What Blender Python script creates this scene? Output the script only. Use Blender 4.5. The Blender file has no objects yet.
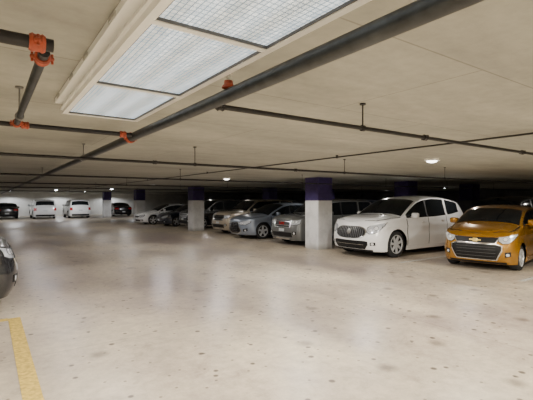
import bpy, bmesh, math, random
from mathutils import Vector, Matrix
random.seed(4)
SC = bpy.context.scene
COL = SC.collection
PI = math.pi

# ------------------------------------------------------------ materials
def nodes_of(name):
    m = bpy.data.materials.new(name); m.use_nodes = True
    nt = m.node_tree; b = nt.nodes.get('Principled BSDF')
    return m, nt, b

def mat(name, col, rough=0.5, metal=0.0, var=0.12, scale=6.0, coat=0.0, emis=None, es=0.0, spec=0.5):
    m, nt, b = nodes_of(name)
    tc = nt.nodes.new('ShaderNodeTexCoord')
    nz = nt.nodes.new('ShaderNodeTexNoise'); nz.inputs['Scale'].default_value = scale; nz.inputs['Detail'].default_value = 5
    rp = nt.nodes.new('ShaderNodeValToRGB')
    rp.color_ramp.elements[0].position = .3; rp.color_ramp.elements[1].position = .75
    rp.color_ramp.elements[0].color = (*[c*(1-var) for c in col], 1)
    rp.color_ramp.elements[1].color = (*[min(1, c*(1+var)) for c in col], 1)
    nt.links.new(tc.outputs['Object'], nz.inputs['Vector'])
    nt.links.new(nz.outputs['Fac'], rp.inputs['Fac'])
    nt.links.new(rp.outputs['Color'], b.inputs['Base Color'])
    b.inputs['Roughness'].default_value = rough
    b.inputs['Metallic'].default_value = metal
    b.inputs['Coat Weight'].default_value = coat
    b.inputs['Coat Roughness'].default_value = .06
    b.inputs['Specular IOR Level'].default_value = spec
    if emis:
        b.inputs['Emission Color'].default_value = (*emis, 1)
        b.inputs['Emission Strength'].default_value = es
    return m

def paint(name, col, metal=.3, rough=.32):
    return mat(name, col, rough, metal, .04, 3, coat=1.0)

M = {}
M['glass'] = mat('car_glass', (.010, .012, .014), .05, 0, .1, spec=.35)
M['rubber'] = mat('tyre_rubber', (.018, .018, .019), .8)
M['black'] = mat('black_plastic', (.008, .008, .009), .5, spec=.3)
M['chrome'] = mat('chrome', (.75, .75, .76), .18, 1.0, .03)
M['rim'] = mat('alloy_rim', (.70, .71, .72), .3, .4, .05)
M['lens'] = mat('lamp_lens', (.60, .63, .67), .12, .25, .15, 14, coat=1)
M['bulb'] = mat('lamp_reflector', (.9, .92, .95), .1, .3, .05, coat=1)
M['red'] = mat('tail_lamp_red', (.42, .010, .010), .15, 0, .1, coat=1)
M['plate'] = mat('licence_plate', (.62, .64, .66), .4)
M['gold_emblem'] = mat('gold_emblem', (.85, .62, .18), .3, .4)
M['white_paint'] = paint('white_car_paint', (.88, .88, .87), 0)
M['gold_paint'] = paint('golden_orange_car_paint', (.42, .195, .014), .5, .26)
M['grey_paint'] = paint('grey_car_paint', (.16, .165, .16), .3)
M['blue_paint'] = paint('blue_grey_car_paint', (.26, .30, .37), .4)
M['beige_paint'] = paint('beige_car_paint', (.50, .43, .33), .3)
M['black_paint'] = paint('black_car_paint', (.008, .008, .01), 0, .25)
M['navy_paint'] = paint('dark_blue_car_paint', (.018, .025, .05), .2, .25)
M['silver_paint'] = paint('silver_car_paint', (.78, .79, .80), .1)
M['pipe'] = mat('dark_steel_pipe', (.036, .042, .047), .40, .2, .45, 14)
M['pipe_black'] = mat('black_steel_pipe', (.020, .020, .023), .5, .2, .3, 14)
M['orange'] = mat('rusty_orange_coupling', (.40, .075, .035), .5, .0, .45, 25)
M['galv'] = mat('galvanised_rod', (.3, .3, .3), .4, .8)
M['fix'] = mat('white_enamel', (.92, .93, .90), .4, 0, .04)
M['fixgrey'] = mat('grey_enamel_side', (.42, .42, .40), .5, 0, .1)
M['gap_shade_mesh'] = mat('dark_gap_shade_and_mesh', (.10, .10, .10), .6, 0, .1)  # dark grey for painted gap shade on the fixture, and for the grille mesh
M['yellow'] = mat('yellow_line_paint', (.56, .39, .08), .75, 0, .35, 22)
M['linewhite'] = mat('worn_white_line_paint', (.48, .46, .42), .75, 0, .3, 22)

# ------------------------------------------------------------ helpers
def setp(o, label=None, cat=None, group=None, kind=None):
    if label: o['label'] = label
    if cat: o['category'] = cat
    if group: o['group'] = group
    if kind: o['kind'] = kind
    return o

def link(name, vs, fs, m, parent=None, smooth=True, ang=35):
    me = bpy.data.meshes.new(name)
    me.from_pydata([tuple(v) for v in vs], [], fs)
    bm = bmesh.new(); bm.from_mesh(me)
    bmesh.ops.remove_doubles(bm, verts=bm.verts, dist=1e-5)
    bmesh.ops.dissolve_degenerate(bm, edges=bm.edges, dist=1e-6)
    bmesh.ops.recalc_face_normals(bm, faces=bm.faces)
    bm.to_mesh(me); bm.free()
    if smooth:
        me.shade_smooth(); me.set_sharp_from_angle(angle=math.radians(ang))
    me.materials.append(m)
    o = bpy.data.objects.new(name, me); COL.objects.link(o)
    if parent: o.parent = parent
    return o

def empty(name, loc, rz=0):
    o = bpy.data.objects.new(name, None); COL.objects.link(o)
    o.location = loc; o.rotation_euler = (0, 0, rz); o.empty_display_size = .2
    return o

class MB:
    def __init__(s): s.v = []; s.f = []
    def add(s, v, f):
        n = len(s.v); s.v += [Vector(p) for p in v]; s.f += [[i+n for i in q] for q in f]
    def box(s, a, b):
        (x0, y0, z0), (x1, y1, z1) = a, b
        v = [(x, y, z) for x in (x0, x1) for y in (y0, y1) for z in (z0, z1)]
        s.add(v, [(0,1,3,2),(4,6,7,5),(0,4,5,1),(2,3,7,6),(0,2,6,4),(1,5,7,3)])
    def cyl(s, a, b, r, n=20, r2=None, cap=True):
        a = Vector(a); b = Vector(b); r2 = r if r2 is None else r2
        d = (b-a).normalized(); t = Vector((0,0,1)) if abs(d.z) < .9 else Vector((1,0,0))
        u = d.cross(t).normalized(); w = d.cross(u)
        v = []
        for p, rr in ((a, r), (b, r2)):
            for k in range(n):
                t_ = 2*PI*k/n; v.append(p+u*math.cos(t_)*rr+w*math.sin(t_)*rr)
        f = [(k, (k+1) % n, n+(k+1) % n, n+k) for k in range(n)]
        if cap: f += [list(range(n)), list(range(n, 2*n))]
        s.add(v, f)
    def lathe(s, c, axis, prof, n=32):
        c = Vector(c); d = Vector(axis).normalized(); t = Vector((0,0,1)) if abs(d.z) < .9 else Vector((1,0,0))
        u = d.cross(t).normalized(); w = d.cross(u); v = []; m_ = len(prof)
        for k in range(n):
            t_ = 2*PI*k/n
            for al, r in prof: v.append(c+d*al+(u*math.cos(t_)+w*math.sin(t_))*r)
        f = [(k*m_+j, ((k+1) % n)*m_+j, ((k+1) % n)*m_+j+1, k*m_+j+1) for k in range(n) for j in range(m_-1)]
        s.add(v, f)
    def sell(s, c, r, e=.5, n=10):
        pw = lambda a: math.copysign(abs(a)**e, a)
        v = []; f = []; N = 2*n
        for i in range(n+1):
            ph = -PI/2+PI*i/n
            for k in range(N):
                th = 2*PI*k/N
                v.append((c[0]+r[0]*pw(math.cos(ph))*pw(math.cos(th)), c[1]+r[1]*pw(math.cos(ph))*pw(math.sin(th)), c[2]+r[2]*pw(math.sin(ph))))
        for i in range(n):
            for k in range(N): f.append((i*N+k, i*N+(k+1) % N, (i+1)*N+(k+1) % N, (i+1)*N+k))
        s.add(v, f)
    def build(s, name, m, parent=None, smooth=True, ang=35): return link(name, s.v, s.f, m, parent, smooth, ang)

# ------------------------------------------------------------ the car builder
def interp(L, x):
    if x <= L[0][0]: return L[0][1]
    for (a, p), (b, q) in zip(L, L[1:]):
        if x <= b: return p+(q-p)*(x-a)/(b-a)
    return L[-1][1]
def sm(L, x, w=.07):
    return sum(interp(L, x+w*k) for k in (-1, -.5, 0, .5, 1))/5

class Shape:
    def __init__(s, P):
        s.P = P; s.L = P['L']; s.W = P['W']; s.h = P['W']/2; s.R = P['R']; s.gc = P.get('gc', .2)
        s.Rf = P.get('Rf', .5); s.nf = P.get('nf', 2.6); s.Rr = P.get('Rr', .35); s.nr = P.get('nr', 3.0)
        s.zm = P.get('zm', .62); s.tum = P.get('tum', .24); s.C = Vector((s.L/2, 0, s.zm))
        s.lt = P.get('lt', .12)
    def plan(s, x):
        p = 1.0
        if x < s.Rf: p *= max(0, 1-max(0, 1-x/s.Rf)**s.nf)**(1/s.nf)
        if x > s.L-s.Rr: p *= max(0, 1-max(0, 1-(s.L-x)/s.Rr)**s.nr)**(1/s.nr)
        return p
    def zt(s, x): return sm(s.P['T'], x)
    def zb(s, x): return min(sm(s.P['B'], x), s.zt(x)-.015)
    def sf(s, z):
        q = (z-s.zm)/.5
        zc = s.P.get('crease', s.zm+.22)
        return 1-.05*q*q+.012*math.exp(-((z-zc)/.05)**2)-.014*math.exp(-((z-zc+.20)/.10)**2)
    def zl(s, x):
        z = s.gc
        for xw in (s.P['xw1'], s.P['xw2']):
            Ra = s.R+.055; d = x-xw
            if abs(d) < Ra: z = max(z, s.R+math.sqrt(Ra*Ra-d*d))
        return min(z, s.zb(x)-.05)
    def lean(s, x, z):
        z = min(z, 1.0); q = (z-.5)
        f = s.lt*(q/.45)**2 if q > 0 else .10*(q/.3)**2
        return f*max(0, 1-x/.9) - .6*f*max(0, 1-(s.L-x)/.7)
    def edge(s, x):
        zb, zt = s.zb(x), s.zt(x); cab = zt-zb; cr = min(cab, .085); ze = zb+cab-cr
        k = min(1, max(0, (ze-zb)/.1)); yb = s.h*s.plan(x)*s.sf(zb)
        return zb, zt, ze, yb, yb*(1-.025*k)*(1-s.tum*(ze-zb))
    def side(s, x, z):
        zb, zt, ze, yb, ye = s.edge(x)
        if z <= zb:
            y = s.h*s.plan(x)*s.sf(z)
            for xw in (s.P['xw1'], s.P['xw2']):   # flared arches
                d = math.hypot(x-xw, z-s.R)-(s.R+.055)
                if -.01 < d < .16: y += .018*(1-d/.16)**2*(1 if s.plan(x) > .9 else 0)
        else:
            k = min(1, max(0, (z-zb)/.1)); y = yb*(1-.025*k)*(1-s.tum*(z-zb))
        return Vector((x+s.lean(x, z), y, z))
    def top(s, x, f):
        zb, zt, ze, yb, ye = s.edge(x); a = min(1, abs(f))
        z = ze+(zt-ze)*(1-a**3.2)
        if x < s.P['cab'][0]:     # two raised creases on the bonnet
            z += .014*math.exp(-((a-.62)/.10)**2)*min(1, x/.3)*min(1, (s.P['cab'][0]-x)/.2)
        return Vector((x+s.lean(x, z), ye*f, z))
    def front(s, y, z):
        t = min(.999, abs(y)/(s.h*s.sf(z))); x = s.Rf*(1-(1-t**s.nf)**(1/s.nf))
        z = min(z, s.zb(x)-.004)
        return Vector((x+s.lean(x, z), y, z))
    def rear(s, y, z):
        t = min(.999, abs(y)/(s.h*s.sf(z))); x = s.L-s.Rr*(1-(1-t**s.nr)**(1/s.nr))
        z = min(z, s.zb(x)-.004)
        return Vector((x+s.lean(x, z), y, z))
    def body(s, m, root, step):
        xs = []
        for k in list(range(0, 15))+[14.4, 14.8]:
            t = k/15; xs.append(s.Rf*(1-(1-t**s.nf)**(1/s.nf)))
            xs.append(s.L-s.Rr*(1-(1-t**s.nr)**(1/s.nr)))
        x = s.Rf
        while x < s.L-s.Rr: xs.append(x); x += step
        xs.append(s.L-s.Rr)
        for xw in (s.P['xw1'], s.P['xw2']):
            for k in range(19):
                xs.append(xw+(s.R+.055)*math.cos(PI*k/18)*(.9999))
            xs += [xw-s.R-.056, xw+s.R+.056]
        xs = sorted(set(round(x, 4) for x in xs if 0 <= x <= s.L))
        nl, nc, nt_ = 16, 5, 12; v = []; rows = None
        for x in xs:
            zb, zt, ze, yb, ye = s.edge(x); zl = s.zl(x); half = []
            for i in range(nl+1): half.append(s.side(x, zl+(zb-zl)*i/nl))
            for i in range(1, nc+1): half.append(s.side(x, zb+(ze-zb)*i/nc) if ze > zb+1e-4 else half[nl].copy())
            for i in range(1, nt_+1): half.append(s.top(x, 1-i/nt_))
            ring = half+[Vector((p.x, -p.y, p.z)) for p in reversed(half[:-1])]
            rows = len(ring); v += ring
        f = [(i*rows+j, i*rows+j+1, (i+1)*rows+j+1, (i+1)*rows+j) for i in range(len(xs)-1) for j in range(rows-1)]
        return s.put(v, f, 'body', m, root, 28)
    def put(s, v, f, name, m, parent, ang=35):
        off = Vector((-s.L/2, 0, 0))
        return link(name, [p+off for p in v], f, m, parent, True, ang)
    def patch_geo(s, F, cols, off, flip=False, du=.06, nv=4, deep=.012):
        A = []
        for (a, l0, h0), (b, l1, h1) in zip(cols, cols[1:]):
            n = max(1, int(abs(b-a)/du+.5))
            for k in range(n): t = k/n; A.append((a+(b-a)*t, l0+(l1-l0)*t, h0+(h1-h0)*t))
        A.append(cols[-1]); e = .004; v = []; w = []
        for a, l, h in A:
            for j in range(nv+1):
                b = l+(h-l)*j/nv; p = F(a, b)
                n_ = (F(a+e, b)-F(a-e, b)).cross(F(a, b+e)-F(a, b-e))
                if n_.length < 1e-12: n_ = p-s.C
                n_.normalize()
                if n_.dot(p-s.C) < 0: n_.negate()
                v.append(p+n_*off); w.append(p-n_*deep)
        N = len(A); m_ = nv+1; K = len(v); f = []
        for i in range(N-1):
            for j in range(nv):
                f.append((i*m_+j, i*m_+j+1, (i+1)*m_+j+1, (i+1)*m_+j))
            for j in (0, nv): f.append((i*m_+j, (i+1)*m_+j, K+(i+1)*m_+j, K+i*m_+j))
        for i in (0, N-1):
            for j in range(nv): f.append((i*m_+j, i*m_+j+1, K+i*m_+j+1, K+i*m_+j))
        v = v+w
        if flip: v = [Vector((p.x, -p.y, p.z)) for p in v]
        return v, f
    def patch(s, name, m, parent, F, cols, off=.006, flip=False, **k):
        v, f = s.patch_geo(F, cols, off, flip, **k)
        return s.put(v, f, name, m, parent)
    def multi(s, name, m, parent, F, colslist, off=.01, flip=False, **k):
        V = []; FF = []
        for cols in colslist:
            v, f = s.patch_geo(F, cols, off, flip, **k)
            n = len(V); V += v; FF += [[i+n for i in q] for q in f]
        return s.put(V, FF, name, m, parent)

def disc_cols(cy, cz, r, rz=None, n=10):
    rz = rz or r; out = []
    for k in range(n+1):
        t = PI-PI*k/n; h = rz*math.sin(t)
        out.append((cy+r*math.cos(t), cz-h, cz+h))
    return out
def ring_bar(y0, y1, z, t): return [(y0, z-t, z+t), (y1, z-t, z+t)]

def wheel(root, S, x, sy, rimm, spokes):
    R = S.R; w = .215 if R > .3 else .18; yc = sy*(S.h-.02-w/2); c = (x-S.L/2, yc, R)
    b = MB(); ax = (0, sy, 0); rr = R*.69
    b.lathe(c, ax, [(-w/2, rr), (-w/2+.0, R*.9), (-w/2+.03, R*.985), (-w*.2, R), (w*.2, R), (w/2-.03, R*.985), (w/2, R*.9), (w/2+.004, R*.8), (w/2-.01, rr), (w/2-.07, rr*.97), (w/2-.08, .02)], 36)
    t = b.build('wheel', M['rubber'], root)
    r = MB()
    r.lathe(c, ax, [(w/2-.03, rr*.93), (w/2+.006, rr*.95), (w/2+.006, rr*1.01), (w/2-.03, rr*1.01)], 36)
    r.lathe(c, ax, [(w/2-.05, .001), (w/2-.004, .002), (w/2-.006, R*.16), (w/2-.03, R*.19)], 20)
    C = Vector(c)
    for k in range(spokes):
        a = 2*PI*k/spokes+.3; d = Vector((math.cos(a), 0, math.sin(a))); p = Vector((-math.sin(a), 0, math.cos(a)))
        o0 = Vector((0, sy*(w/2-.012), 0)); o1 = Vector((0, sy*(w/2-.002), 0)); bk = Vector((0, -sy*.03, 0))
        wi, wo = R*.10*5/spokes+.010, R*.09*5/spokes+.008
        q = [C+o0+d*R*.1-p*wi, C+o0+d*R*.1+p*wi, C+o1+d*rr*.96+p*wo, C+o1+d*rr*.96-p*wo]
        r.add(q+[z+bk for z in q], [(0,1,2,3),(4,5,6,7),(0,1,5,4),(1,2,6,5),(2,3,7,6),(3,0,4,7)])
    r.build('rim', rimm, t)

def car(name, label, group, P, front_pt, rz, pm, style, lod=0):
    """front_pt is where the middle of the front bumper stands; local forward is -x"""
    S = Shape(P); L, h = S.L, S.h
    c, s_ = math.cos(rz), math.sin(rz)
    root = empty(name, (front_pt[0]+c*L/2, front_pt[1]+s_*L/2, 0), rz)
    setp(root, label, 'car', group)
    body = S.body(pm, root, .05 if lod == 0 else .1)
    du = .05 if lod == 0 else .12
    T, B = P['T'], P['B']; xc0, xr0, xr1, xc1 = P['cab']
    b = MB(); b.box((-L/2+.34, -h+.32, .19), (L/2-.3, h-.32, .62))
    b.box((-L/2+P['xw1']+S.R+.1, -h+.1, .19), (-L/2+P['xw2']-S.R-.1, h-.1, .4))
    b.build('underbody', M['black'], root, False)
    e0 = P.get('hood0', .16)
    S.patch('hood', pm, root, S.top, [(e0, -.55, .55), (e0+.12, -.86, .86), (xc0-.04, -.93, .93)], .007, nv=24, du=du)
    for sg in (-1, 1):
        S.patch('hood_seam', M['black'], root, S.top, [(e0-.02, sg*.62, sg*.55), (e0+.12, sg*.90, sg*.86), (xc0-.03, sg*.96, sg*.93)], .003, nv=2, du=du)
    S.patch('windshield', M['glass'], root, S.top, [(xc0+.02, -.93, .93), ((xc0+xr0)/2, -.93, .93), (xr0-.02, -.90, .90)], .008, nv=16, du=du)
    S.patch('rear_window', M['glass'], root, S.top, [(xr1+.03, -.86, .86), (xc1-.03, -.9, .9)], .008, nv=12, du=.04)
    if lod == 0:
        for yy, le in ((-.05, .55), (.55*h/.9, .5)):
            wp = MB()
            p0 = S.top(xc0+.05, yy/h)+Vector((-.02, 0, .02)); p1 = S.top(xc0+.12, (yy-le)/h)+Vector((-.02, 0, .02))
            wp.cyl(p0-Vector((L/2, 0, 0)), p1-Vector((L/2, 0, 0)), .008, 6)
            wp.build('wiper', M['black'], root)
    d0, d1, d2 = P['doors']; ql = P.get('quarter')
    def zlo(x): return S.zb(x)+.02
    def zhi(x): return S.edge(x)[2]-.03
    def wincols(a, b_, n=5):
        out = []
        for k in range(n+1):
            x = a+(b_-a)*k/n; l = zlo(x); out.append((x, l, max(l+.004, zhi(x))))
        return out
    wa = xc0+.25; wb = P['winend']
    for fl in (False, True):
        S.patch('window_trim', M['black'], root, S.side, wincols(wa-.06, min(d2, wb)+.01, 12), .004, fl, du=du, nv=4)
        S.patch('side_window', M['glass'], root, S.side, wincols(wa, d1-.04), .009, fl, du=du)
        S.patch('side_window', M['glass'], root, S.side, wincols(d1+.04, min(d2, wb)-.04), .009, fl, du=du)
        if ql: S.patch('side_window', M['glass'], root, S.side, wincols(ql, wb), .009, fl, du=du)
        def dl(x):
            return max(S.gc+.13, S.zl(x)+.03 if S.zl(x) > S.gc+.02 else 0)
        for (a, b_) in ((d0, d1), (d1, d2)):
            cols = [(a+.014+(b_-a-.028)*k/8, dl(a+.014+(b_-a-.028)*k/8), S.zb(a+(b_-a)*k/8)-.02) for k in range(9)]
            S.patch('door_gap', M['black'], root, S.side, [(a-.014, dl(a), S.zb(a)), (a+.014, dl(a), S.zb(a))], .003, fl, nv=12)
            dr = S.patch('door', pm, root, S.side, cols, .006, fl, nv=16, du=du)
            hx = b_-.22; hz = S.zb(hx)-.12
            sy = -1 if fl else 1
            p = S.side(hx, hz); k_ = MB(); k_.sell((p.x-L/2, sy*(p.y+.022), hz), (.09, .018, .018), .5, 6)
            k_.build('door_handle', style.get('handle', pm), dr)
        S.patch('door_gap', M['black'], root, S.side, [(d2-.012, dl(d2), S.zb(d2)), (d2+.012, dl(d2), S.zb(d2))], .003, fl, nv=12)
        if style.get('clad'):
            for xw in (P['xw1'], P['xw2']):
                S.patch('wheel_arch_trim', M['black'], root, lambda t, r, xw=xw: S.side(xw+r*math.cos(t), S.R+r*math.sin(t)), [(.05, S.R+.05, S.R+.095), (PI-.05, S.R+.05, S.R+.095)], .006, fl, du=.15, nv=1)
        a, b_ = P['xw1']+S.R+.08, P['xw2']-S.R-.08
        S.patch('side_sill', M['black'] if style.get('clad') else pm, root, S.side, [(a, S.gc-.0, S.gc+.12), (b_, S.gc, S.gc+.12)], .012, fl, nv=2, du=.2)
        sy = -1 if fl else 1
        xm = xc0+.42; zm_ = S.zb(xm)+.10; p = S.side(xm, S.zb(xm))
        k_ = MB(); k_.sell((p.x-L/2, sy*(p.y+.13), zm_), (.07, .115, .08), .55, 8); k_.cyl((p.x-L/2, sy*(p.y-.04), zm_-.06), (p.x-L/2, sy*(p.y+.08), zm_-.03), .022, 8)
        k_.build('side_mirror', pm, root)
        hb = S.patch('headlight', M['black'], root, S.front, [(q[0]+(-.018 if i == 0 else .012 if i == len(style['hl'])-1 else 0), q[1]-.016, q[2]+.016) for i, q in enumerate(style['hl'])], .005, fl, nv=4, du=.03)
        S.patch('lamp_lens', M['lens'], hb, S.front, style['hl'], .009, fl, nv=4, du=.03)
        for q in style.get('hlb', []):
            S.patch('lamp_bezel', M['black'], hb, S.front, disc_cols(q[0], q[1], q[2]*.82+.008), .012, fl, nv=3, du=.03)
            S.patch('lamp_reflector', M['bulb'], hb, S.front, disc_cols(q[0], q[1], q[2]*.82), .016, fl, nv=3, du=.03)
        S.patch('taillight', M['red'], root, S.rear, style['tl'], .01, fl, nv=3, du=.04)
        if style.get('fog'):
            fb = S.patch('fog_lamp_bezel', M['black'], root, S.front, style['fogb'], .007, fl, nv=3, du=.04)
            S.patch('fog_lamp', M['bulb'], fb, S.front, disc_cols(*style['fog']), .014, fl, nv=3, du=.03)
        for xw in (P['xw1'], P['xw2']): wheel(root, S, xw, sy, style.get('rimm', M['rim']), style.get('spokes', 5))
        if style.get('rails'):
            rl = MB(); pr = None
            for k in range(9):
                x = xr0+.15+(xr1-xr0-.35)*k/8; q = S.top(x, .93); q = Vector((q.x-L/2, sy*q.y, q.z+(.045 if 0 < k < 8 else 0)))
                if pr: rl.cyl(pr, q, .014, 8)
                pr = q
            rl.build('roof_rail', style['rails'], root)
    for it in style['front']:
        nm, mm, sets, off = it[:4]
        o = S.multi(nm, mm or pm, root, S.front, sets, off, nv=4, du=.035)
        for nm2, mm2, sets2, off2 in (it[4] if len(it) > 4 else []):
            S.multi(nm2, mm2, o, S.front, sets2, off2, nv=3, du=.03)
    g = S.patch('tailgate', pm, root, S.rear, [(-h*.66, .58, .98), (h*.66, .58, .98)], .006, nv=5, du=.08)
    pz = .42 if style.get('lowpl') else .68
    S.patch('licence_plate', M['plate'], g, S.rear, [(-.16, pz, pz+.12), (.16, pz, pz+.12)], .014, nv=2)
    S.patch('rear_bumper_valance', M['black'], root, S.rear, [(-h*.8, .24, .40), (h*.8, .24, .40)], .008, nv=2, du=.06)
    an = MB(); q = S.top(xr1-.15, 0); an.sell((q.x-L/2, 0, q.z+.02), (.07, .02, .03), .8, 6); an.build('antenna', M['black'], root)
    return root, S

# ---- body types
BIG = dict(L=5.1, W=2.0, R=.395, xw1=.99, xw2=4.0, Rf=.60, nf=2.4, Rr=.45, nr=2.8, zm=.66, tum=.26, crease=.93,
  T=[(0,1.01),(.08,1.08),(.3,1.16),(.9,1.23),(1.3,1.25),(1.75,1.52),(2.15,1.72),(2.5,1.81),(3.0,1.85),(3.7,1.83),(4.25,1.75),(4.52,1.68),(4.92,1.24),(5.02,1.12),(5.1,1.06)],
  B=[(0,.92),(.3,1.01),(.7,1.09),(1.3,1.13),(3,1.15),(4.0,1.21),(4.5,1.29),(4.9,1.17),(5.1,1.03)], cab=(1.32,2.2,4.52,4.92), doors=(1.5,2.6,3.62), quarter=3.74, winend=4.42)
MID = dict(L=4.65, W=1.86, R=.35, xw1=.9, xw2=3.65, Rf=.36, nf=3.4, Rr=.35, nr=3.2, zm=.62, tum=.20, crease=.9,
  T=[(0,1.0),(.06,1.07),(.3,1.12),(1.15,1.17),(1.45,1.40),(1.78,1.63),(2.0,1.72),(3,1.75),(4.1,1.72),(4.3,1.66),(4.5,1.16),(4.58,1.06),(4.65,1.02)],
  B=[(0,.93),(.3,1.01),(1.15,1.08),(3,1.10),(4.3,1.14),(4.65,1.0)], cab=(1.18,1.88,4.28,4.5), doors=(1.3,2.35,3.3), quarter=3.4, winend=4.12)
CROSS = dict(L=4.8, W=1.88, R=.35, xw1=.92, xw2=3.72, Rf=.6, nf=2.3, Rr=.4, nr=3, zm=.6, tum=.26, crease=.84,
  T=[(0,.84),(.08,.89),(.4,.98),(1.2,1.07),(1.7,1.33),(2.1,1.50),(2.5,1.57),(3.1,1.58),(3.9,1.52),(4.15,1.47),(4.6,1.12),(4.7,1.02),(4.8,.98)],
  B=[(0,.76),(.4,.86),(1.2,.98),(3,1.03),(4.4,1.1),(4.8,.96)], cab=(1.22,2.2,4.1,4.58), doors=(1.35,2.45,3.4), quarter=3.5, winend=4.0)
SEDAN = dict(L=4.75, W=1.82, R=.33, xw1=.9, xw2=3.7, gc=.18, Rf=.6, nf=2.4, Rr=.4, nr=2.8, zm=.55, tum=.28, crease=.78,
  T=[(0,.70),(.08,.75),(.4,.86),(1.2,.97),(1.7,1.23),(2.1,1.38),(2.4,1.43),(2.9,1.45),(3.4,1.39),(4.05,1.10),(4.2,1.06),(4.6,1.03),(4.7,.97),(4.75,.92)],
  B=[(0,.63),(.4,.75),(1.2,.89),(3,.94),(4.2,.99),(4.75,.88)], cab=(1.22,2.15,3.42,4.05), doors=(1.35,2.4,3.35), winend=3.6)
HATCH = dict(L=3.66, W=1.70, R=.31, xw1=.70, xw2=3.08, gc=.17, Rf=.5, nf=2.5, Rr=.3, nr=3, zm=.55, tum=.25, lt=.14, hood0=.13, crease=.86,
  T=[(0,.86),(.06,.91),(.25,1.0),(.6,1.07),(.85,1.12),(1.25,1.33),(1.6,1.48),(1.9,1.55),(2.4,1.57),(3.05,1.52),(3.3,1.45),(3.52,1.08),(3.6,.98),(3.66,.94)],
  B=[(0,.79),(.25,.88),(.85,1.02),(2,1.06),(3.3,1.14),(3.66,.92)], cab=(.88,1.62,3.28,3.52), doors=(1.0,1.95,2.8), quarter=2.86, winend=3.05)

def bars(y0, y1, zs, t): return [ring_bar(y0, y1, z, t) for z in zs]
def oval(w, z0, z1, n=14, p=2.6):
    zc = (z0+z1)/2; hh = (z1-z0)/2; out = []
    for k in range(n+1):
        y = -w*math.cos(PI*k/n); q = hh*max(0, 1-abs(y/w)**p)**(1/p); out.append((y, zc-q, zc+q))
    return out
vb = []
for k in range(-7, 8):
    y = k*.068; w = .54; q = .165*max(0, 1-abs(y/w)**2.6)**(1/2.6)
    vb.append([(y-.004, .755-q, .755+q), (y+.004, .755-q, .755+q)])
ST_BIG = dict(hl=[(.60,.77,.88),(.68,.72,.95),(.80,.74,1.00),(.88,.80,1.04),(.955,.95,1.07)], hlb=[(.70,.82,.055),(.82,.88,.06)],
  tl=[(.66,.86,1.06),(.93,.84,1.04)], fog=(.76,.43,.035), fogb=[(.70,.38,.47),(.83,.39,.48)], spokes=7,
  front=[('grille_frame', M['chrome'], [oval(.585,.56,.95)], .006),
         ('grille', M['black'], [oval(.55,.585,.925)], .010, [('grille_bars', M['galv'], vb, .014), ('emblem', M['chrome'], [disc_cols(0,.76,.08)], .026)]),
         ('bumper_intake', M['black'], [[(-.64,.40,.49),(-.54,.27,.51),(.54,.27,.51),(.64,.40,.49)]], .006, [('intake_bar', M['chrome'], [ring_bar(-.52,.52,.40,.004)], .012)]),
         ('bumper_skid', M['black'], [[(-.74,.205,.255),(.74,.205,.255)]], .010)])
bow = [(-.13,.718,.744),(-.05,.714,.750),(-.0499,.692,.772),(.05,.696,.776),(.0501,.718,.754),(.13,.724,.752)]
ST_HATCH = dict(hl=[(.50,.73,.83),(.58,.67,.87),(.68,.68,.92),(.76,.76,.97),(.815,.86,.99)], hlb=[(.62,.77,.05),(.72,.83,.045)],
  tl=[(.56,.84,1.05),(.78,.84,1.05)], fog=(.67,.41,.032), fogb=[(.62,.35,.47),(.73,.37,.48)], spokes=5, rimm=M['rim'],
  front=[('grille_frame', M['chrome'], [[(-.50,.77,.81),(-.44,.665,.82),(.44,.665,.82),(.50,.77,.81)], [(-.575,.50,.62),(-.46,.26,.66),(.46,.26,.66),(.575,.50,.62)]], .006),
         ('upper_grille', M['black'], [[(-.485,.775,.80),(-.43,.68,.805),(.43,.68,.805),(.485,.775,.80)]], .011, [('emblem', M['gold_emblem'], [bow], .024)]),
         ('lower_grille', M['black'], [[(-.55,.51,.61),(-.44,.285,.64),(.44,.285,.64),(.55,.51,.61)]], .011, [('grille_mesh', M['gap_shade_mesh'], bars(-.44,.44,[.36,.44,.52,.58],.003), .015)]),
         ('bumper_lip', M['black'], [[(-.64,.18,.225),(.64,.18,.225)]], .008)])
ST_MID = dict(hl=[(.52,.78,.97),(.62,.78,.99),(.80,.80,1.0),(.87,.84,.99)], hlb=[(.60,.88,.06),(.74,.89,.055)], tl=[(.68,.75,1.0),(.88,.75,1.0)],
  fog=(.70,.47,.04), fogb=[(.62,.41,.53),(.78,.42,.53)], clad=True, spokes=6, rails=M['chrome'],
  front=[('grille_frame', M['chrome'], [[(-.49,.66,.97),(.49,.66,.97)]], .006),
         ('grille', M['black'], [[(-.45,.69,.94),(.45,.69,.94)]], .011, [('grille_bars', M['chrome'], bars(-.45,.45,[.75,.88],.008), .016)]),
         ('bumper_intake', M['black'], [[(-.58,.32,.49),(.58,.32,.49)]], .007),
         ('bumper_skid', M['chrome'], [[(-.42,.22,.28),(.42,.22,.28)]], .010), ('licence_plate', M['plate'], [ring_bar(-.15,.15,.57,.05)], .012)])
spind = [(-.42,.36,.44),(-.33,.30,.55),(-.24,.27,.72),(.24,.27,.72),(.33,.30,.55),(.42,.36,.44)]
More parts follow.
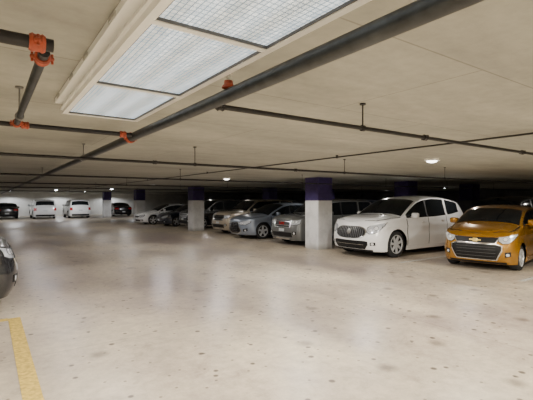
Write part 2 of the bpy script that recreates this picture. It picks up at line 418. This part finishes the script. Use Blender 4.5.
ST_CROSS = dict(hl=[(.36,.66,.72),(.5,.63,.76),(.7,.64,.80),(.84,.74,.84)], hlb=[(.56,.69,.045)], tl=[(.55,.84,.98),(.9,.82,.98)],
  fog=(.68,.40,.035), fogb=[(.58,.34,.45),(.77,.38,.50)], spokes=5, 
  front=[('grille_frame', M['chrome'], [[(-.46,.35,.45),(-.36,.28,.57),(-.27,.25,.74),(.27,.25,.74),(.36,.28,.57),(.46,.35,.45)]], .006),
         ('grille', M['black'], [spind], .011, [('grille_bars', M['galv'], bars(-.24,.24,[.34,.41,.48,.62,.68],.003), .015), ('emblem', M['chrome'], [disc_cols(0,.60,.06)], .022)])])
ST_SEDAN = dict(hl=[(.46,.54,.62),(.6,.52,.66),(.76,.55,.70),(.83,.64,.74)], hlb=[(.62,.59,.04)], tl=[(.50,.74,.88),(.86,.72,.88)], lowpl=True,
  fog=(.66,.32,.035), fogb=[(.58,.27,.37),(.75,.29,.37)], spokes=5,
  front=[('grille_frame', M['chrome'], [[(-.44,.52,.60),(-.38,.48,.62),(.38,.48,.62),(.44,.52,.60)]], .006),
         ('grille', M['black'], [[(-.40,.53,.59),(-.36,.50,.605),(.36,.50,.605),(.40,.53,.59)]], .011, [('grille_bars', M['chrome'], bars(-.36,.36,[.55],.006), .015)]),
         ('bumper_intake', M['black'], [[(-.5,.24,.36),(.5,.24,.36)]], .007), ('licence_plate', M['plate'], [ring_bar(-.15,.15,.42,.05)], .012)])

G1 = 'cars parked nose out along the right side of the aisle'
G2 = 'cars parked across the far end of the garage'
G3 = 'dark cars parked in the back row behind the pillars'
car('parked_suv', 'white large SUV with oval chrome grille beside the nearest purple topped pillar', G1, BIG, (8.9, 8.42), 0, M['white_paint'], ST_BIG)
car('parked_hatchback', 'small golden orange hatchback with black grille and gold emblem at the right', G1, HATCH, (9.7, 5.05), math.radians(10), M['gold_paint'], ST_HATCH)
gmc, GS = car('parked_suv', 'grey boxy SUV with square chrome grille just left of the nearest pillar', G1, MID, (9.2, 12.15), 0, M['grey_paint'], ST_MID)
car('parked_crossover', 'silver blue crossover with spindle shaped grille between the grey and beige cars', G1, CROSS, (8.9, 15.2), 0, M['blue_paint'], ST_CROSS)
car('parked_suv', 'beige SUV just right of the second nearest pillar', G1, MID, (9.55, 17.95), 0, M['beige_paint'], dict(ST_MID, rails=None))
car('parked_suv', 'black SUV just left of the second nearest pillar', G1, MID, (9.6, 22.5), 0, M['black_paint'], dict(ST_MID, rails=None), 1)
car('parked_sedan', 'dark blue sedan between the black SUV and the silver sedan', G1, SEDAN, (9.1, 25.2), 0, M['navy_paint'], ST_SEDAN, 1)
car('parked_sedan', 'silver sedan parked just right of the third pillar', G1, SEDAN, (8.5, 27.9), 0, M['silver_paint'], ST_SEDAN, 1)
def far(name, label, X, P, pm, st, Y=42.6, g=G2):
    car(name, label, g, P, (X, Y+P['L']), -PI/2, pm, st, 1)
far('parked_sedan', 'black sedan in the far row, at the left edge of the photo', 1.5, SEDAN, M['black_paint'], ST_SEDAN)
far('parked_suv', 'silver SUV seen from behind in the far row between black sedan and white SUV', 4.3, MID, M['silver_paint'], ST_MID, 40.5)
far('parked_suv', 'white SUV seen from behind in the far row left of the farthest pillar', 7.2, MID, M['white_paint'], dict(ST_MID, rails=None), 40.5)
far('parked_sedan', 'dark sedan in the far row just right of the farthest pillar', 11.7, SEDAN, M['black_paint'], ST_SEDAN)
def back(label, X, Y, P, pm, st):
    car('parked_suv' if P is not SEDAN else 'parked_sedan', label, G3, P, (X+P['L'], Y), PI, pm, st, 1)
back('black SUV in the back row behind the golden hatchback', 15.0, 7.3, BIG, M['black_paint'], ST_BIG)
back('black SUV in the back row seen between the nearest pillar and the white SUV', 15.1, 12.1, BIG, M['black_paint'], ST_BIG)
back('dark blue SUV in the back row behind the silver blue crossover', 15.1, 15.3, MID, M['navy_paint'], dict(ST_MID, rails=None))
back('dark SUV in the back row beside a dark pillar', 15.1, 22.5, MID, M['black_paint'], dict(ST_MID, rails=None))
car('parked_suv', 'black SUV cut off by the left edge, front corner poking into the aisle', None, MID, (.42, 8.15), PI, M['black_paint'], dict(ST_MID, rails=None))
tc = bpy.data.curves.new('t', 'FONT'); tc.body = 'GMC'; tc.size = .17; tc.extrude = .008; tc.align_x = 'CENTER'
to = bpy.data.objects.new('t', tc); COL.objects.link(to)
bpy.context.view_layer.update()
me = bpy.data.meshes.new_from_object(to.evaluated_get(bpy.context.evaluated_depsgraph_get()))
bpy.data.objects.remove(to)
me.materials.clear(); me.materials.append(M['red'])
gr = [o for o in gmc.children if o.name.startswith('grille') and not o.name.startswith('grille_frame')][0]
le = bpy.data.objects.new('letters', me); COL.objects.link(le); le.parent = gr
le.rotation_euler = (PI/2, 0, -PI/2); fx = GS.front(0, .82).x-GS.L/2-.028; le.location = (fx, 0, .76)
le['label'] = 'red letters on the grille'

# ------------------------------------------------------------ building shell
CZ = 2.48
def nn(nt, t, **k):
    n = nt.nodes.new(t)
    for a, b in k.items():
        if a in n.inputs: n.inputs[a].default_value = b
        else: setattr(n, a, b)
    return n
def ramp(nt, src, p0, c0, p1, c1):
    r = nt.nodes.new('ShaderNodeValToRGB'); e = r.color_ramp.elements
    e[0].position = p0; e[0].color = (*c0, 1); e[1].position = p1; e[1].color = (*c1, 1)
    nt.links.new(src, r.inputs['Fac']); return r
def mul(nt, a, b, fac=1.0, mode='MULTIPLY'):
    m = nt.nodes.new('ShaderNodeMix'); m.data_type = 'RGBA'; m.blend_type = mode
    m.inputs['Factor'].default_value = fac
    nt.links.new(a, m.inputs['A']); nt.links.new(b, m.inputs['B']); return m.outputs['Result']

def floor_mat():
    m, nt, b = nodes_of('stained_concrete_floor'); L = nt.links.new
    tc = nn(nt, 'ShaderNodeTexCoord'); mp = nn(nt, 'ShaderNodeMapping'); L(tc.outputs['Object'], mp.inputs['Vector'])
    mp.inputs['Scale'].default_value = (1, .55, 1)
    n1 = nn(nt, 'ShaderNodeTexNoise', Scale=.38, Detail=8.0, Roughness=.60); L(mp.outputs[0], n1.inputs['Vector'])
    c = ramp(nt, n1.outputs['Fac'], .36, (.30, .245, .215), .62, (.60, .515, .385)).outputs['Color']
    n2 = nn(nt, 'ShaderNodeTexNoise', Scale=7.0, Detail=12.0, Roughness=.8); L(tc.outputs['Object'], n2.inputs['Vector'])
    c = mul(nt, c, ramp(nt, n2.outputs['Fac'], .38, (.68, .66, .65), .60, (1.08, 1.08, 1.06)).outputs['Color'], .7)
    n3 = nn(nt, 'ShaderNodeTexNoise', Scale=2.2, Detail=10.0, Roughness=.75, Distortion=.8); L(tc.outputs['Object'], n3.inputs['Vector'])
    c = mul(nt, c, ramp(nt, n3.outputs['Fac'], .34, (.60, .55, .55), .46, (1, 1, 1)).outputs['Color'], .45)
    # oil drips and gum spots of several sizes, scattered
    for sc, r0, r1, dk, th in ((2.6, .045, .08, .9, .6), (1.3, .03, .05, .95, .45), (.9, .03, .12, .6, .6), (5.5, .06, .10, .7, .7)):
        v = nn(nt, 'ShaderNodeTexVoronoi', Scale=sc); v.voronoi_dimensions = '2D'; L(tc.outputs['Object'], v.inputs['Vector'])
        sp = nn(nt, 'ShaderNodeSeparateColor'); L(v.outputs['Color'], sp.inputs[0])
        lt = nn(nt, 'ShaderNodeMath'); lt.operation = 'LESS_THAN'; lt.inputs[1].default_value = th; L(sp.outputs[0], lt.inputs[0])
        ad = nn(nt, 'ShaderNodeMath'); ad.operation = 'ADD'; L(v.outputs['Distance'], ad.inputs[0]); L(lt.outputs[0], ad.inputs[1])
        c = mul(nt, c, ramp(nt, ad.outputs[0], r0, (.2, .17, .16), r1, (1, 1, 1)).outputs['Color'], dk)
    br = nn(nt, 'ShaderNodeTexBrick', Scale=1.0); br.offset = 0
    br.inputs['Color1'].default_value = br.inputs['Color2'].default_value = (1, 1, 1, 1); br.inputs['Mortar'].default_value = (.45, .42, .4, 1)
    br.inputs['Mortar Size'].default_value = .012; br.inputs['Brick Width'].default_value = 5.0; br.inputs['Row Height'].default_value = 5.0
    L(tc.outputs['Object'], br.inputs['Vector'])
    c = mul(nt, c, br.outputs['Color'], .3)
    L(c, b.inputs['Base Color'])
    r = ramp(nt, n1.outputs['Fac'], .35, (.30, .30, .30), .65, (.5, .5, .5)); L(r.outputs['Color'], b.inputs['Roughness'])
    bp = nn(nt, 'ShaderNodeBump', Strength=.12, Distance=.01); L(n2.outputs['Fac'], bp.inputs['Height']); L(bp.outputs[0], b.inputs['Normal'])
    return m
def ceil_mat():
    m, nt, b = nodes_of('cast_concrete_ceiling'); L = nt.links.new
    tc = nn(nt, 'ShaderNodeTexCoord'); mp = nn(nt, 'ShaderNodeMapping'); L(tc.outputs['Object'], mp.inputs['Vector'])
    mp.inputs['Scale'].default_value = (.5, 1.6, 1)
    n1 = nn(nt, 'ShaderNodeTexNoise', Scale=.9, Detail=9.0, Roughness=.65); L(mp.outputs[0], n1.inputs['Vector'])
    c = ramp(nt, n1.outputs['Fac'], .3, (.31, .315, .285), .7, (.48, .485, .435)).outputs['Color']
    n2 = nn(nt, 'ShaderNodeTexNoise', Scale=9.0, Detail=9.0, Roughness=.7); L(tc.outputs['Object'], n2.inputs['Vector'])
    c = mul(nt, c, ramp(nt, n2.outputs['Fac'], .35, (.86, .86, .86), .6, (1.03, 1.03, 1.03)).outputs['Color'], .7)
    br = nn(nt, 'ShaderNodeTexBrick', Scale=1.0)
    br.inputs['Color1'].default_value = (1, 1, 1, 1); br.inputs['Color2'].default_value = (.93, .93, .93, 1); br.inputs['Mortar'].default_value = (.6, .59, .57, 1)
    br.inputs['Mortar Size'].default_value = .006; br.inputs['Brick Width'].default_value = 2.44; br.inputs['Row Height'].default_value = 1.22
    L(tc.outputs['Object'], br.inputs['Vector']); c = mul(nt, c, br.outputs['Color'], .8)
    L(c, b.inputs['Base Color']); b.inputs['Roughness'].default_value = .85
    return m
def wall_mat(name, c0, c1):
    m, nt, b = nodes_of(name); L = nt.links.new
    tc = nn(nt, 'ShaderNodeTexCoord')
    n1 = nn(nt, 'ShaderNodeTexNoise', Scale=1.3, Detail=7.0); L(tc.outputs['Object'], n1.inputs['Vector'])
    L(ramp(nt, n1.outputs['Fac'], .3, c0, .7, c1).outputs['Color'], b.inputs['Base Color']); b.inputs['Roughness'].default_value = .8
    return m
def slab(name, a, b, m):
    q = MB(); q.box(a, b); o = q.build(name, m, None, False); return setp(o, kind='structure')
x0, x1, y0, y1 = -9, 32, -9, 50
setp(slab('floor', (x0-.3, y0-.3, -.2), (x1+.3, y1+.3, 0), floor_mat()), 'stained beige concrete garage floor')
setp(slab('ceiling', (x0-.3, y0-.3, CZ), (x1+.3, y1+.3, CZ+.2), ceil_mat()), 'low cream concrete ceiling')
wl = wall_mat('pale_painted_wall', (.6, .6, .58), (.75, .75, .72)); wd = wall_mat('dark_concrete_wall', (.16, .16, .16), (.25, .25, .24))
slab('wall_far', (x0-.3, y1, 0), (x1+.3, y1+.3, CZ), wl)
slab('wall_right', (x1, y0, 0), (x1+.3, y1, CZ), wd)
slab('wall_left', (x0-.3, y0, 0), (x0, y1, CZ), wl)
slab('wall_near', (x0-.3, y0-.3, 0), (x1+.3, y0, CZ), wl)

def pillar_mat(low, name):
    m, nt, b = nodes_of(name); L = nt.links.new
    tc = nn(nt, 'ShaderNodeTexCoord')
    n1 = nn(nt, 'ShaderNodeTexNoise', Scale=2.2, Detail=8.0, Roughness=.65); L(tc.outputs['Object'], n1.inputs['Vector'])
    c = ramp(nt, n1.outputs['Fac'], .3, tuple(v*.75 for v in low), .55, low).outputs['Color']
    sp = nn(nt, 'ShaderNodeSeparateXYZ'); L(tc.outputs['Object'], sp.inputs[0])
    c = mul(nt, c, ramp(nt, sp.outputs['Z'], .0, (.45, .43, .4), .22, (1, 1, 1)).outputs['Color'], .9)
    L(c, b.inputs['Base Color']); b.inputs['Roughness'].default_value = .7
    return m
PWHITE = pillar_mat((.80, .80, .80), 'scuffed_white_pillar_paint')
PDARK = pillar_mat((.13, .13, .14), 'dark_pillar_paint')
PPURPLE = mat('purple_pillar_paint', (.052, .034, .14), .55, 0, .2)
PW = .68
def pillar(X, Y, label, low=None, zsplit=1.68):
    e = empty('pillar', (X+PW/2, Y+PW/2, 0)); setp(e, label, 'pillar', 'square concrete pillars with purple tops')
    w = PW/2; ch = .02
    def shaft(z0, z1, g):
        q = MB(); w2 = w+g; pts = [(-w2+ch,-w2),(w2-ch,-w2),(w2,-w2+ch),(w2,w2-ch),(w2-ch,w2),(-w2+ch,w2),(-w2,w2-ch),(-w2,-w2+ch)]
        q.add([(a, b, z) for z in (z0, z1) for a, b in pts], [(k, (k+1) % 8, 8+(k+1) % 8, 8+k) for k in range(8)]+[list(range(8)), list(range(8, 16))]); return q
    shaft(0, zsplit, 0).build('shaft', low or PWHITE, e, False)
    shaft(zsplit, CZ, .003).build('purple_band', PPURPLE, e, False)
pillar(9.24, 10.14, 'nearest white pillar with purple top, between the grey SUV and white SUV')
pillar(9.24, 20.2, 'second nearest white pillar with purple top, between the beige SUV and black SUV')
pillar(9.24, 30.3, 'third white pillar, just left of the silver sedan')
pillar(9.24, 40.4, 'farthest white pillar beside the white SUV in the far row')
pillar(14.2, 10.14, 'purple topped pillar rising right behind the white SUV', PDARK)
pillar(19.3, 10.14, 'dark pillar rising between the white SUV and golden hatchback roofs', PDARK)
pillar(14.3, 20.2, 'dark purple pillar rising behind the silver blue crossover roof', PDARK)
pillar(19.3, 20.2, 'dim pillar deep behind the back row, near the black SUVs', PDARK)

def line(name, label, a, b, m, g=None):
    q = MB(); q.box((a[0], a[1], .0), (b[0], b[1], .004)); setp(q.build(name, m, None, False), label, 'floor marking', g)
line('painted_line', 'worn yellow line on the floor at the lower left corner', (.25, 1.0), (.40, 6.8), M['yellow'])
line('painted_line', 'short yellow cross line meeting the long yellow line, running under the black SUV', (-3.2, 6.7), (.248, 6.83), M['yellow'])
line('painted_line', 'worn white stall line between golden hatchback and white SUV', (9.2, 6.75), (14.2, 6.85), M['linewhite'], 'white stall lines')
line('painted_line', 'worn white stall line on the near side of the golden hatchback', (9.2, 3.75), (14.2, 3.85), M['linewhite'], 'white stall lines')
line('painted_line', 'worn white stall line between grey SUV and silver blue crossover', (9.2, 13.6), (14.2, 13.7), M['linewhite'], 'white stall lines')

# ------------------------------------------------------------ ceiling services
EY = 1.70
def pipe(name, label, a, b, r, m, hangers=(), couplings=(), group=None, cat='pipe'):
    a = Vector(a); b = Vector(b)
    e = empty(name, a); setp(e, label, cat, group)
    q = MB(); q.cyl((0,0,0), b-a, r, 20); q.build('tube', m, e)
    d = (b-a).normalized()
    for t in hangers:
        p = d*t; z = CZ-a.z
        q = MB(); q.cyl(p+Vector((0,0,r)), (p.x, p.y, z), .006, 8)
        q.lathe(p, d, [(-.015, r+.001), (-.015, r+.008), (.015, r+.008), (.015, r+.001)], 16); q.cyl((p.x, p.y, z-.012), (p.x, p.y, z), .025, 12)
        q.build('hanger', M['galv'] if m is M['pipe'] else M['pipe_black'], e)
    for t, cm in couplings:
        p = d*t; q = MB()
        q.lathe(p, d, [(-.027, r), (-.027, r+.005), (-.017, r+.011), (-.008, r+.007), (.008, r+.007), (.017, r+.011), (.027, r+.005), (.027, r)], 28)
        sd = d.cross(Vector((0,0,1))).normalized()
        for s_ in (-1, 1):
            q.cyl(p+sd*s_*(r+.016)-Vector((0,0,.020)), p+sd*s_*(r+.016)+Vector((0,0,.020)), .005, 8)
            q.sell(tuple(p+sd*s_*(r+.011)), (.014, .014, .009), .8, 6)
        q.build('coupling', cm, e)
    return e
OR = M['orange']; hz = EY+.58; MX = 1.10
pipe('sprinkler_main_pipe', 'thick dark sprinkler main running under the ceiling beside the light fixture', (MX, -3, hz), (MX, 45, hz), .038, M['pipe'],
     hangers=[3+6, 3+11, 3+16, 3+22, 3+28], couplings=[(3+3.78, OR)])
e = empty('ceiling_sprinkler', (MX-.005, 1.93, hz+.038)); setp(e, 'orange outlet with sprinkler head on top of the thick main pipe', 'sprinkler')
q = MB(); q.lathe((0,0,0), (0,0,1), [(.0,.038),(.012,.034),(.02,.026),(.04,.024),(.042,.0)], 20); q.build('outlet_clamp', OR, e)
q = MB(); q.cyl((0,0,.04), (0,0,.075), .010, 10); q.cyl((0,0,.085), (0,0,.088), .022, 12); q.cyl((-.014,0,.06),(-.004,0,.087),.003,6); q.cyl((.014,0,.06),(.004,0,.087),.003,6); q.build('deflector', M['chrome'], e)
BX = .185
pipe('branch_pipe', 'dark branch pipe crossing the upper left corner with orange coupling', (-3.0, 1.72, hz+.008), (BX+.024, 1.72, hz+.008), .024, M['pipe_black'], couplings=[(3.0+BX-.03, OR)], hangers=[1.2], group='branch pipes left of the light')
pipe('branch_pipe', 'short branch pipe joining the two orange couplings left of the light fixture', (BX, 1.775, hz-.003), (BX, 3.597, hz-.003), .020, M['pipe'], couplings=[(.075, OR), (1.77, OR)], hangers=[1.45], group='branch pipes left of the light')
pipe('branch_pipe', 'thin black pipe from orange coupling to the main, past the fixture end', (BX-.12, 3.62, hz), (MX-.040, 3.62, hz), .019, M['pipe_black'], couplings=[(.18, OR), (.92, OR)], group='branch pipes left of the light')
g = 'sprinkler branch pipes across the ceiling'
pipe('cross_pipe', 'long black branch pipe from the main toward the right edge, nearest of its kind', (MX+.040, 2.2, hz), (24, 2.2, hz), .017, M['pipe_black'], hangers=[1.35, 4.6, 8, 12], couplings=[(.05, M['pipe_black']), (2.2, M['pipe_black']), (4.2, M['pipe_black'])], group=g)
h2 = hz-.061
pipe('cross_pipe', 'black branch pipe crossing behind the fixture end, second from the camera', (-6, 5.4, h2), (26, 5.4, h2), .018, M['pipe_black'], hangers=[5.4, 8.5, 11.6, 15, 20], couplings=[(7.9, M['pipe_black']), (10.4, M['pipe_black'])], group=g)
for Y, lab in ((9.5, 'black branch pipe third from the camera'), (14.2, 'black branch pipe fourth from the camera'), (19, 'black branch pipe fifth from the camera'), (26, 'black branch pipe farthest from the camera')):
    pipe('cross_pipe', lab+' crossing the ceiling', (-6, Y, h2), (28, Y, h2), .02, M['pipe_black'], hangers=[6, 10, 14, 18, 22, 26], group=g)
pipe('conduit', 'thin grey conduit running diagonally across the ceiling at the right', (5.0, -2, EY+.745), (5.0, 40, EY+.745), .012, M['pipe_black'], hangers=[7, 12, 17, 25])

fx0, fx1, fy0, fy1 = .48, 1.06, -.49, 3.45; fz = EY+.67
def diff_mat(name, strength):
    m, nt, b = nodes_of(name); L = nt.links.new
    tc = nn(nt, 'ShaderNodeTexCoord')
    br = nn(nt, 'ShaderNodeTexBrick', Scale=1.0); br.offset = 0
    br.inputs['Color1'].default_value = (.82, .92, 1, 1); br.inputs['Color2'].default_value = (.55, .66, .77, 1); br.inputs['Mortar'].default_value = (.22, .29, .36, 1)
    br.inputs['Mortar Size'].default_value = .0038; br.inputs['Mortar Smooth'].default_value = .8; br.inputs['Brick Width'].default_value = .023; br.inputs['Row Height'].default_value = .030
    L(tc.outputs['Object'], br.inputs['Vector'])
    mp = nn(nt, 'ShaderNodeSeparateXYZ'); L(tc.outputs['Object'], mp.inputs[0])
    ma = nn(nt, 'ShaderNodeMath'); ma.operation = 'MULTIPLY'; ma.inputs[1].default_value = 2*PI/.17; L(mp.outputs['X'], ma.inputs[0])
    co = nn(nt, 'ShaderNodeMath'); co.operation = 'COSINE'; L(ma.outputs[0], co.inputs[0])
    mr = nn(nt, 'ShaderNodeMapRange'); mr.inputs['From Min'].default_value = -1; mr.inputs['From Max'].default_value = 1; mr.inputs['To Min'].default_value = strength*.7; mr.inputs['To Max'].default_value = strength*1.3
    L(co.outputs[0], mr.inputs['Value'])
    L(br.outputs['Color'], b.inputs['Base Color']); L(br.outputs['Color'], b.inputs['Emission Color']); L(mr.outputs[0], b.inputs['Emission Strength'])
    b.inputs['Roughness'].default_value = .3
    return m
DIFF = diff_mat('prismatic_diffuser', .78)
def fixture(X0, Y0, label, n=4):
    W_ = fx1-fx0; Ln = .985; e = empty('fluorescent_light_fixture', (X0, Y0, fz)); setp(e, label, 'light fixture')
    q = MB(); H_ = CZ-fz
    q.box((.004, .0, .04), (W_-.004, Ln*n, H_)); q.box((-.05, 0, .075), (.004, Ln*n, H_)); q.build('housing', M['fix'], e, False)
    q = MB(); t = .034
    q.box((0, 0, 0), (t, Ln*n, .032)); q.box((W_-t, 0, 0), (W_, Ln*n, .032))
    for k in range(n+1):
        yy = min(max(Ln*k-t/2, 0), Ln*n-t); q.box((t, yy, 0), (W_-t, yy+t, .032))
    q.box((-.014, -.014, .032), (W_+.014, Ln*n+.014, .040))
    q.build('frame', M['fix'], e, False)
    for k in range(n):
        a, b = max(Ln*k-t/2, 0)+t, min(Ln*(k+1)-t/2, Ln*n-t)
        q = MB(); q.box((t, a, .016), (W_-t, b, .022)); q.build('diffuser', DIFF, e, False)
        q = MB(); gk = .006
        q.box((t, a, .004), (t+gk, b, .016)); q.box((W_-t-gk, a, .004), (W_-t, b, .016)); q.box((t+gk, a, .004), (W_-t-gk, a+gk, .016)); q.box((t+gk, b-gk, .004), (W_-t-gk, b, .016))
        q.build('gap_shade_mesh', M['gap_shade_mesh'], e, False)  # dark strips standing in for the shadow gap round each diffuser
        for s_ in (0, 1):
            q = MB(); yy = Ln*k+.2+.55*s_; q.box((-.056, yy, .080), (-.045, yy+.10, .100)); q.build('side_clip', M['fixgrey'], e, False)
fixture(fx0, fy0, 'long white fluorescent ceiling fixture with prismatic panels beside the thick pipe')
fixture(fx0, -6.5, 'added unseen fluorescent ceiling fixture behind the camera, for extra light')  # out of view, added to brighten the near floor

BUL = mat('lit_lamp_glass', (.9, .9, .9), .4, emis=(1.0, .95, .86), es=8)
BULF = mat('lit_far_lamp_glass', (.9, .9, .9), .4, emis=(.86, .92, 1.0), es=26)
def lamp(X, Y, label, m=BUL):
    e = empty('ceiling_lamp', (X, Y, CZ)); setp(e, label, 'ceiling lamp', 'round ceiling lamps')
    q = MB(); q.lathe((0,0,0), (0,0,-1), [(0,.0),(0,.14),(.03,.14),(.04,.13),(.04,.10)], 24); q.build('lamp_base', M['fix'], e)
    q = MB(); q.lathe((0,0,-.03), (0,0,-1), [(0,.10),(.02,.095),(.035,.08),(.045,.04),(.047,0)], 24); q.build('lamp_glass', m, e)
lamp(6.9, 4.4, 'round lit ceiling lamp above the white SUV and golden hatchback, nearest')
lamp(6.9, 12.3, 'round lit ceiling lamp above the aisle before the grey SUV')
lamp(6.9, 20.0, 'round lit ceiling lamp above the aisle near the second pillar', BULF)
lamp(6.9, 28.0, 'round lit ceiling lamp above the aisle near the third pillar', BULF)
lamp(6.9, 37.0, 'round lit ceiling lamp before the far row', BULF)
lamp(1.5, 37.0, 'round lit ceiling lamp at the far left before the black sedan', BULF)
lamp(4.2, 33.0, 'round lit ceiling lamp in front of the silver SUV of the far row', BULF)
lamp(16.5, 18.0, 'round lit ceiling lamp deep in the back row', BULF)
lamp(13.0, 27.0, 'round lit ceiling lamp above the parked black SUV', BULF)
lamp(22.5, 13.5, 'round lit ceiling lamp far right behind the back row', BULF)
lamp(22.5, 25, 'round lit ceiling lamp farthest right behind the back row', BULF)
lamp(5.5, -4.5, 'added unseen round ceiling lamp behind the camera, for extra light')  # out of view, added to light the near end
lamp(-4, 14, 'round lit ceiling lamp over the left stalls')
lamp(-3, 26, 'round lit ceiling lamp over the distant left stalls')

# ------------------------------------------------------------ lights
def spot(x, y, z, p, col=(1, .95, .87), ang=172):  # added fill spots without a visible source, brightening floor and cars
    l = bpy.data.lights.new('fill_light', 'SPOT'); l.energy = p; l.color = col; l.spot_size = math.radians(ang); l.spot_blend = .35; l.shadow_soft_size = 0
    o = bpy.data.objects.new('fill_light', l); COL.objects.link(o); o.location = (x, y, z)
for x in (-2.2, 1.6, 5.4):
    for y in (-4.5, -.8, 2.8, 6.4, 10.2, 14.5, 19, 24, 30, 37):
        p = 380 if y < 3 else 160 if y < 8 else 66 if y < 15 else 44
        if x < 0 and y > 5: p *= .35
        spot(x, y, 2.18, p, (1, .94, .80) if y < 5 else (1, .95, .94))
for x, y in ((9.5, 2.2), (9.0, -2)): spot(x, y, 2.2, 270, (1, .95, .84))
spot(7.6, 6.6, 2.2, 120); spot(12.8, 6.9, 2.25, 60); spot(7.6, 10.2, 2.2, 95); spot(7.6, 13.8, 2.2, 70); spot(7.6, 17, 2.2, 45); spot(7.4, 26.5, 2.2, 70)  # extra fill added along the car fronts and sides
for x, y in ((12.2, 9.8), (12.2, 14), (12.2, 19.7), (12, 24), (18, 14), (20, 5), (19, 19.3), (24, 12)): spot(x, y, 2.25, 36)
for x in (2, 6.5, 12): spot(x, 39.0, 2.2, 130, (.95, .97, 1)); spot(x, 48.6, 2.2, 160, (.95, .97, 1))
w = bpy.data.worlds.new('World'); SC.world = w; w.use_nodes = True
w.node_tree.nodes['Background'].inputs[0].default_value = (.5, .5, .5, 1); w.node_tree.nodes['Background'].inputs[1].default_value = .05

cam = bpy.data.cameras.new('camera'); co = bpy.data.objects.new('camera', cam); COL.objects.link(co)
cam.lens = 27.0; cam.sensor_width = 36; cam.clip_start = .05
co.location = (0, 0, EY); co.rotation_euler = (PI/2, 0, math.radians(-35))
SC.camera = co
